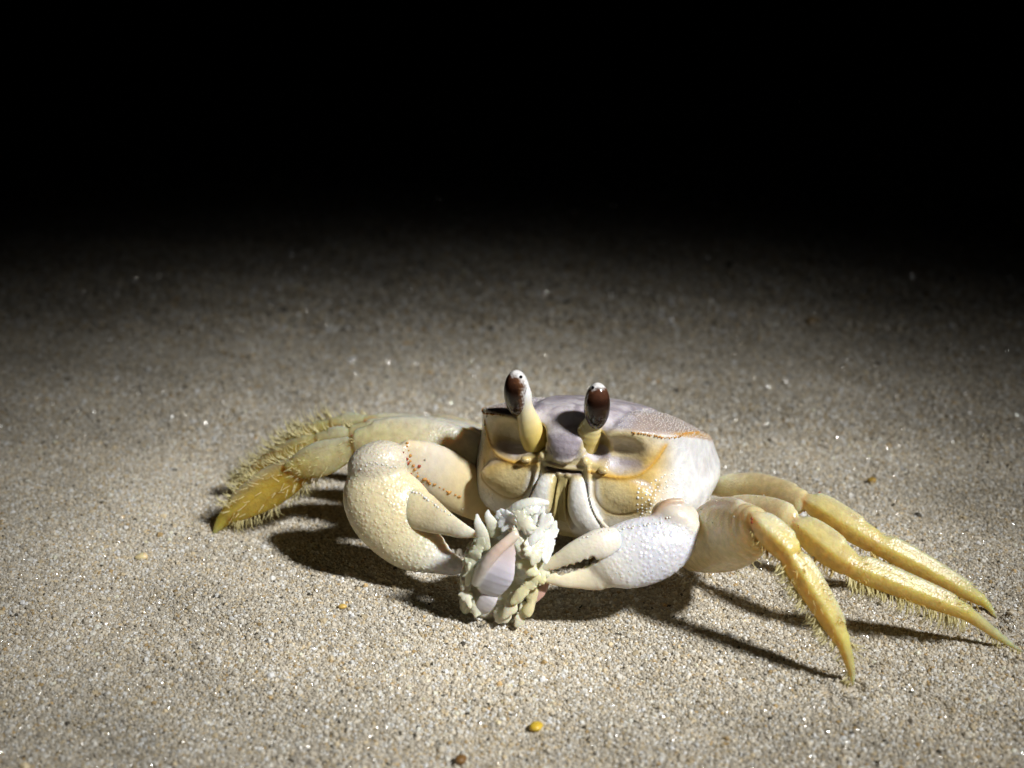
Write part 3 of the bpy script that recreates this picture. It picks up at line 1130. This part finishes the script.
def leg(name_label, parts, cols, ratio=.62, ks=None, h=.021):
    prims = [limb([(q[0], q[1], q[2], q[3] * (.94 if i else 1)) for q in p], ratio if i == 0 else ratio * 1.1, c, p=2.0 if i == 0 else 1.35)
             for i, (p, c) in enumerate(zip(parts, cols))]
    for p in prims[:-1]:                                   # raised keel on the upper edge; its lilac-white is part pigment, part painted highlight
        e = p.n1 * np.where(p.n1[:, 2:3] < 0, -1, 1)
        K = p.P + e * (p.a * .86)[:, None]
        if len(prims) > 2:
            kk = max(2, len(K) // 10)
            q = Loft(K[kk:-kk], p.a[kk:-kk] * .26, p.a[kk:-kk] * .20, p.C[kk:-kk] * .3 + np.array([.62, .59, .60]) * .7, n=1)
            prims.append(q)
    v = build(prims, h=h, ks=ks or ([.012] * len(parts) + [.05] * (len(prims) - len(parts))))
    V, Q = v.mesh()
    N = vnormals(V, Q)
    C = v.colours(V, .03)
    wl = ss(.1, .5, C[:, 0] - C[:, 2])[:, None]                # yellow pieces turn paler facing up, deeper amber facing down
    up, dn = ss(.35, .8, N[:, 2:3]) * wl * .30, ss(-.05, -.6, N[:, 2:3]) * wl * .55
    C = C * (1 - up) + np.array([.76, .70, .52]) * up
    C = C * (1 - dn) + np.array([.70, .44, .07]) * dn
    for p in prims[1:min(3, len(parts))]:                       # rusty skin at the joints
        w = (np.exp(-((V - p.P[0]) ** 2).sum(1) / .10 ** 2) * (.55 + .3 * fnoise(V, 30, 2)))[:, None]
        C = C * (1 - np.clip(w, 0, .8)) + np.array([.58, .27, .05]) * np.clip(w, 0, .8)
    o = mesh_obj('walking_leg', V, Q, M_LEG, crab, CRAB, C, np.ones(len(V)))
    if name_label:
        o['label'] = name_label
    return o, V


def joint_spots(o, V, pts, r=.03):
    edge_beads(pts, r * .65, M_RED, o, V, 'joint_spot')


# image right, first leg: swollen thigh, foot planted nearest the meal
mer = [(690, 552, 18.75, 20), (706, 545, 18.4, 29), (724, 537, 17.95, 35), (742, 532, 17.45, 32), (756, 527, 17.05, 22)]
car = [(754, 517, 16.95, 8), (764, 526, 16.86, 14), (778, 540, 16.74, 16.5), (789, 551, 16.62, 15)]
pro = [(790, 555, 16.6, 12.5), (800, 570, 16.5, 15), (814, 592, 16.36, 14.5), (830, 618, 16.22, 12.5), (842, 640, 16.1, 9)]
dac = [(841, 636, 16.12, 8.5), (848, 658, 16.04, 6.5), (852, 674, 16.0, 4), (853, 686, 15.98, 1.5)]
o, V = leg('front walking leg with swollen cream thigh and curved yellow foot', [mer, car, pro, dac],
           [[(.82, .75, .54)] * 4 + [(.80, .66, .34)], [LP, LP, LY, LY], [LY] * 5, [LY, (.70, .58, .24), (.72, .62, .32), (.72, .62, .34)]], ratio=.75)
joint_spots(o, V, [(746, 524, 16.8), (749, 533, 16.8), (745, 519, 16.8)])
bristles(pro, -1, 110, .21, .010, .25, M_HAIRW, o, seed=1)
bristles(pro, 0, 40, .12, .008, .6, M_HAIR, o, seed=2)
bristles(dac, -1, 22, .15, .012, .5, M_HAIRW, o, seed=3)
bristles(dac[:2], 1, 12, .22, .007, .8, M_HAIRW, o, seed=4)
bristles(car, -1, 36, .15, .009, .3, M_HAIR, o, seed=5)
bristles(mer, -1, 10, .3, .005, .1, M_HAIRW, o, seed=6)
# second
mer = [(716, 520, 19.4, 12), (738, 512, 18.9, 15), (765, 513, 18.4, 15), (783, 517, 18.0, 14), (790, 520, 17.9, 12)]
car = [(793, 521, 17.86, 7), (806, 531, 17.7, 15), (826, 547, 17.45, 18), (848, 563, 17.22, 15)]
pro = [(850, 565, 17.2, 12.5), (870, 573, 17.15, 14.5), (903, 586, 17.06, 13.5), (940, 601, 16.99, 12), (968, 613, 16.95, 8.5)]
dac = [(964, 611, 16.95, 8.5), (985, 626, 16.92, 6.5), (1004, 640, 16.88, 4.5), (1023, 652, 16.83, 1.5)]
o, V = leg('middle walking leg stretched out over the sand with a fringe of spines', [mer, car, pro, dac],
           [[LP] * 5, [LP, LY, LY, LY], [LY] * 5, [LY, (.72, .62, .30), (.74, .66, .36), (.74, .66, .38)]])
joint_spots(o, V, [(792, 521, 17.6), (795, 527, 17.6)], .025)
bristles(pro, -1, 130, .22, .011, .25, M_HAIRW, o, seed=11, jit=.2)
bristles(pro, -1, 40, .30, .010, .15, M_HAIRW, o, seed=12, jit=.25)
bristles(car, -1, 46, .17, .010, .3, M_HAIR, o, seed=13)
bristles(pro, 0, 40, .1, .007, .7, M_HAIR, o, seed=14)
bristles(dac, -1, 26, .14, .008, .6, M_HAIRW, o, seed=15)
# third
mer = [(712, 486, 20.4, 9), (732, 487, 20.1, 12), (757, 489, 19.75, 14.5), (784, 496, 19.25, 14), (800, 502, 18.95, 13)]
car = [(805, 500, 18.9, 8), (820, 508, 18.75, 14), (845, 524, 18.5, 15), (873, 541, 18.3, 13.5)]
pro = [(874, 542, 18.28, 11), (895, 552, 18.2, 13), (925, 568, 18.1, 12), (957, 586, 18.0, 10), (981, 600, 17.95, 7)]
dac = [(979, 598, 17.95, 6.5), (988, 606, 17.9, 4.5), (997, 618, 17.8, 1.5)]
o, V = leg('rearmost outstretched walking leg with a shiny pale upper ridge', [mer, car, pro, dac],
           [[LP, LP, (.70, .58, .26), (.70, .58, .26), LP], [LP, LY, LY, LY], [LY] * 5, [LY, LY, LP]])
joint_spots(o, V, [(809, 499, 18.9), (812, 506, 18.9), (808, 513, 18.9), (814, 512, 18.9), (820, 493, 18.9)], .03)
bristles(pro, -1, 80, .18, .013, .3, M_HAIR, o, seed=21)
bristles(pro, 1, 50, .07, .008, .8, M_HAIRW, o, seed=22)
bristles(car, -1, 20, .1, .008, .3, M_HAIR, o, seed=23)

# image left: three hairy legs folded behind the raised claw, and the thigh of the fourth
mer = [(508, 492, 20.2, 20), (470, 470, 20.2, 32), (425, 452, 20.2, 31), (385, 442, 20.25, 22), (357, 441, 20.3, 12)]
car = [(360, 444, 20.3, 9), (345, 451, 20.35, 13), (322, 460, 20.4, 18), (300, 466, 20.45, 13), (286, 466, 20.5, 5)]
pro = [(318, 464, 20.55, 9), (298, 472, 20.55, 16), (272, 488, 20.6, 20), (246, 504, 20.6, 16), (228, 515, 20.6, 10)]
dac = [(231, 512, 20.6, 10), (222, 522, 20.6, 7.5), (214, 533, 20.55, 3)]
o, V = leg('near walking leg with broad ochre hairy shin, on the raised claw side', [mer, car, pro, dac],
           [[CW, (.76, .71, .54), (.76, .70, .50), LP, LP], [LP, (.82, .74, .42), (.82, .74, .40), LY, LY], [LY, (.78, .56, .10), LD, LD, LD], [LD, LD, (.6, .5, .2)]], ratio=.45)
bristles(pro, 1, 120, .26, .008, .35, M_HAIRW, o, seed=31)
bristles(pro, -1, 110, .22, .007, .3, M_HAIRW, o, seed=32)
bristles(pro, 0, 80, .20, .007, .8, M_HAIRW, o, seed=33)
bristles(car, 0, 40, .09, .007, .8, M_HAIRW, o, seed=34)
bristles(dac, -1, 14, .12, .007, .6, M_HAIRW, o, seed=35)
mer = [(505, 470, 20.8, 16), (465, 452, 20.9, 24), (420, 440, 21.0, 22), (380, 434, 21.1, 15), (353, 434, 21.2, 9)]
car = [(356, 434, 21.2, 7), (338, 436, 21.25, 9), (318, 440, 21.35, 8)]
pro = [(322, 440, 21.35, 8), (300, 449, 21.45, 12), (275, 463, 21.6, 13), (252, 480, 21.7, 10), (240, 490, 21.75, 7)]
dac = [(243, 488, 21.75, 7), (228, 504, 21.7, 2)]
o, V = leg('second hairy walking leg folded behind the raised claw', [mer, car, pro, dac],
           [[CW, (.76, .71, .54), (.76, .70, .52), LP, LP], [LP] * 3, [LY, LY, LD, LD, LD], [LD, LD]], ratio=.5)
joint_spots(o, V, [(348, 437, 21.0), (343, 441, 21.0), (340, 443, 21.0)], .035)
bristles(pro, 1, 140, .30, .009, .25, M_HAIRW, o, seed=41)
bristles(car, 1, 22, .16, .008, .5, M_HAIRW, o, seed=42)
bristles(pro, 0, 50, .16, .007, .6, M_HAIRW, o, seed=43)
mer = [(500, 450, 21.4, 12), (460, 440, 21.6, 17), (420, 432, 21.8, 15), (385, 425, 21.95, 11), (367, 422, 22.0, 7)]
car = [(370, 421, 22.0, 6), (350, 421, 22.1, 8), (332, 424, 22.15, 7)]
pro = [(336, 424, 22.15, 7), (315, 431, 22.25, 9), (294, 443, 22.35, 10), (272, 460, 22.45, 8), (262, 470, 22.5, 6)]
dac = [(265, 467, 22.5, 6), (250, 484, 22.45, 2)]
o, V = leg('third hairy walking leg farthest behind the raised claw', [mer, car, pro, dac],
           [[CW, (.76, .70, .52), (.76, .70, .50), LP, LP], [LP] * 3, [LY, LY, LD, LD, LD], [LD, LD]], ratio=.5)
joint_spots(o, V, [(364, 424, 21.85), (362, 422, 21.85)], .03)
bristles(pro, 1, 130, .30, .009, .25, M_HAIRW, o, seed=51)
bristles(car, 1, 18, .14, .008, .5, M_HAIRW, o, seed=52)
mer = [(490, 440, 22.0, 10), (465, 428, 22.2, 9), (440, 422, 22.4, 8), (427, 424, 22.5, 6)]
low = [(429, 424, 22.5, 6), (415, 440, 22.8, 6), (400, 462, 23.0, 5), (390, 478, 23.1, 2)]
leg('hindmost leg folded flat against the shell', [mer, low], [[(.68, .60, .44)] * 4, [LP] * 4], ratio=.6)

# ------------------------------------------------------------------ the meal between the pincers
FOOD = on_ground(497, 622)
food = thing('dead_crab_remains', FOOD, 'torn white and lilac remains of a small crab gripped between both pincers', 'food')
FW, FG, FC = (.84, .85, .78), (.74, .72, .52), (.80, .78, .64)


def fpart(name, prims, mat, parent, h=.016, ks=None, lump=0, seed=0, label=None):
    v = build(prims, h=h, ks=ks or [.03] * len(prims))
    V, Q = v.mesh()
    N = vnormals(V, Q)
    C = v.colours(V, .03)
    if lump:
        V = V + N * (lump * .8 * fnoise(V, 12, seed) + lump * 2.2 * (.35 - np.abs(fnoise(V, 26, seed + 1))) + lump * .5 * fnoise(V, 70, seed + 2))[:, None]
    o = mesh_obj(name, V, Q, mat, parent, FOOD, C)
    if label:
        o['label'] = label
    return o


YF = 17.85
shreds = [ell_px(a, b, YF + dz, rx, ry, 4, ang, c) for a, b, dz, rx, ry, ang, c in [
    (546, 548, -.22, 6, 33, -10, (0.80, 0.81, 0.79)), (538, 540, -.36, 6, 27, -20, (0.81, 0.81, 0.77)), (531, 556, -.42, 11, 15, 30, (0.76, 0.75, 0.59)),
    (519, 542, -.42, 6, 18, 18, (0.77, 0.76, 0.62)), (506, 522, -.28, 11, 15, 28, (0.77, 0.79, 0.80)), (518, 520, -.28, 7, 12, -35, (0.79, 0.79, 0.76)),
    (536, 520, -.32, 5, 18, -32, (0.80, 0.80, 0.77)), (541, 565, -.38, 6, 14, -38, (0.76, 0.73, 0.58)), (529, 531, -.44, 8, 5, 10, (0.80, 0.77, 0.69)),
    (467, 566, -.24, 5, 25, -12, (0.76, 0.75, 0.64)), (473, 553, -.34, 4, 20, -18, (0.73, 0.73, 0.59)), (465, 588, -.26, 5, 15, 6, (0.77, 0.76, 0.68)),
    (527, 545, -.44, 5, 5, 0, (0.81, 0.80, 0.73)), (535, 549, -.44, 6, 5, 20, (0.80, 0.79, 0.70)), (512, 529, -.40, 4, 9, 50, (0.69, 0.61, 0.46)),
    (551, 538, -.12, 4, 20, -4, (0.79, 0.79, 0.76)), (525, 517, -.34, 4, 10, 5, (0.76, 0.73, 0.62)), (548, 568, -.3, 5, 10, -15, (0.77, 0.76, 0.64))]]
fpart('torso', [ell_px(527, 545, YF + .05, 25, 38, 30, -8, FW), ell_px(505, 527, YF - .02, 13, 16, 16, 20, (0.76, 0.77, 0.77)),
                ell_px(500, 570, YF + .1, 30, 38, 26, 20, FC), ell_px(489, 600, YF - .02, 20, 20, 20, 0, (0.73, 0.71, 0.63)),
                ell_px(467, 600, YF - .1, 7, 14, 12, -6, (0.70, 0.68, 0.53)), ell_px(487, 613, YF - .12, 14, 9, 14, 0, (0.71, 0.70, 0.62))] + shreds,
      M_FOOD, food, ks=[.03] * 6 + [.018] * len(shreds), lump=.007, seed=5, h=.0135)
fpart('shell_plate', [limb([(513, 537, YF - .42, 5), (504, 553, YF - .46, 13), (495, 572, YF - .48, 20), (489, 588, YF - .44, 15), (486, 595, YF - .4, 6)], .3,
                           [(.68, .54, .46), (.66, .58, .60), (.62, .60, .70), (.62, .62, .70), (.62, .60, .64)]),
                      limb([(515, 535, YF - .46, 5), (499, 549, YF - .54, 5.5), (485, 565, YF - .54, 5.5), (475, 583, YF - .45, 4)], .8,
                           [(.70, .62, .52), (.68, .52, .44), (.70, .63, .58), (.68, .66, .56)])], M_PLATE, food, ks=[.02, .06], lump=0, seed=9, label='glossy lilac shell plate with a pink ridge')
fpart('shell_plate', [limb([(496, 590, YF - .40, 5), (489, 598, YF - .44, 9), (483, 608, YF - .42, 8), (481, 614, YF - .38, 3)], .3, (.66, .63, .66))], M_PLATE, food, lump=0, label='small lilac shell plate')
fpart('shell_plate', [limb([(511, 513, YF - .1, 6), (520, 507, YF - .15, 6.5), (534, 503, YF - .15, 6), (547, 503, YF - .1, 3)], .9, FW)], M_FOOD, food, lump=0)
for a in ([(484, 548, YF - .38, 7), (482, 534, YF - .45, 6.5), (478, 523, YF - .46, 4.5), (477, 514, YF - .40, 1.5)],
          [(495, 534, YF - .33, 7), (492, 524, YF - .38, 6), (488, 516, YF - .38, 4), (488, 510, YF - .33, 1.5)]):
    fpart('leg_stub', [limb(a, .5, [(.74, .75, .56), (.80, .80, .68), (.84, .84, .78), (.84, .84, .80)])], M_FOOD, food)


def torn_plate(name, px, py, dz, rx, ry, ang, col, seed, rag=.30, thick=2.2):
    """thin torn flake of shell or skin, tipped a little out of the picture plane"""
    e = ell_px(px, py, YF + dz, rx, ry, thick, ang, col)
    q = np.random.default_rng(seed)
    ax = nrm(e.R[int(q.integers(0, 2))])
    t = q.uniform(-.6, .6)
    K = np.array([[0, -ax[2], ax[1]], [ax[2], 0, -ax[0]], [-ax[1], ax[0], 0]])
    e.R = e.R @ (np.eye(3) + math.sin(t) * K + (1 - math.cos(t)) * K @ K).T
    v = build([e], h=.012)
    V, Q = v.mesh()
    d = (V - e.c) @ e.R.T
    u = d[:, :2] / (np.linalg.norm(d[:, :2], axis=1)[:, None] + 1e-6)
    w = 1 + rag * (fnoise(np.c_[u * 2.2, 0 * u[:, :1]], 1.6, seed) + .7 * fnoise(np.c_[u * 6, 0 * u[:, :1]], 1.6, seed + 1))
    d[:, :2] *= w[:, None]
    d[:, 2] += 5.0 * (d[:, 0] ** 2) * q.uniform(-.5, 1) + .012 * fnoise(d, 18, seed + 2)
    V = e.c + d @ e.R
    C = np.clip(np.tile(e.col, (len(V), 1)) * (1 + .10 * fnoise(V, 12, seed + 3))[:, None], 0, .9)
    return mesh_obj(name, V, Q, M_FOOD, food, FOOD, C)


for k, (a, b, dz, rx, ry, ang, c) in enumerate([
        (549, 540, -.30, 7, 27, -9, (.84, .85, .80)), (541, 528, -.42, 7, 20, -26, (.86, .86, .82)), (534, 549, -.52, 9, 15, 14, (.84, .82, .66)),
        (523, 524, -.42, 8, 13, 30, (.82, .80, .66)), (508, 519, -.42, 10, 12, 24, (.84, .86, .86)), (528, 566, -.52, 11, 9, 30, (.82, .80, .56)),
        (546, 564, -.44, 6, 15, -20, (.84, .82, .62)), (470, 568, -.40, 6, 22, -14, (.80, .80, .62)), (466, 592, -.34, 6, 18, 5, (.82, .80, .66)),
        (478, 548, -.44, 6, 14, -25, (.80, .81, .64)), (476, 606, -.38, 7, 12, 10, (.80, .78, .62)), (530, 511, -.32, 13, 5, 14, (.86, .86, .80))]):
    torn_plate('shell_flake', a, b, dz, rx, ry, ang, c, 60 + 5 * k)
for k, (a, b, dz, rx, ry, ang, c) in enumerate([
        (527, 587, -.54, 6, 20, -46, (.78, .74, .48)), (514, 602, -.50, 7, 18, -30, (.80, .77, .58)), (532, 600, -.44, 6, 19, -14, (.74, .68, .42)),
        (522, 614, -.44, 6, 13, -22, (.80, .78, .62)), (503, 613, -.42, 9, 9, 20, (.80, .78, .62)), (538, 578, -.50, 8, 8, -30, (.78, .74, .46))]):
    torn_plate('broken_leg', a, b, dz, rx, ry, ang, c, 160 + 5 * k, rag=.18, thick=4)
fpart('shell_sliver', [limb([(547, 583, YF - .35, 3), (541, 592, YF - .38, 5), (533, 602, YF - .4, 3)], .5, (.60, .38, .32))], M_PLATE, food, label='pink shell sliver')

# ------------------------------------------------------------------ bits lying on the sand
BITS = [(140, 556, 7.5, (.78, .66, .38), 'round cream shell fragment lying alone beside the outer shadows', 'shell_fragment'),
        (536, 726, 8, (.66, .46, .05), 'bright yellow shell fragment lying in front of the meal', 'shell_fragment'),
        (461, 760, 7, (.22, .12, .04), 'dark brown bit of shell close to the yellow fragment', 'shell_fragment'),
        (343, 606, 4, (.60, .42, .12), 'small ochre fragment at the edge of the claw shadow', 'shell_fragment'),
        (872, 480, 5, (.40, .26, .05), 'ochre brown fragment on bare sand behind the outstretched legs', 'shell_fragment')]
for k, (a, b, r, c, lab, nm) in enumerate(BITS):
    p = on_ground(a, b, .03)
    rr = r / pxcm(p)
    v = Vol(p - rr * 1.6, p + rr * 1.6, rr / 7)
    v.add(Ell(p, (rr, rr * .8, rr * .5), col=c), 0)
    V, Q = v.mesh()
    V = V + (V - p) * (.25 * fnoise(V, 2.2 / rr, k + 30))[:, None]
    o = mesh_obj(nm, V, Q, shell_mat('fragment', rough=.35, sss=.5, rad=.0005, plain=c, tint=.2), None, p)
    o.location = p * S
    o['label'], o['category'], o['group'] = lab, 'shell fragment', 'shell bits on the sand'

# a few grains of sand stuck to the animal
M_STUCK = shell_mat('stuck_sand', rough=.3, sss=0, plain=(.46, .40, .31), tint=.5)
for o in [c for c in crab.children if c.name.split('.')[0] in ('walking_leg', 'claw')]:
    co = np.array([p.co for p in o.data.vertices]) / S + CRAB
    low = np.nonzero(rng.random(len(co)) < np.exp(-np.clip(co[:, 2], 0, 9) / .35) * .0012 + .00012)[0]
    if len(low):
        V, F = bead_mesh(co[low], .016 * rng.uniform(.6, 1.4, len(low)))
        mesh_obj('stuck_sand', V, F, M_STUCK, o, CRAB, kind='stuff', smooth=False)
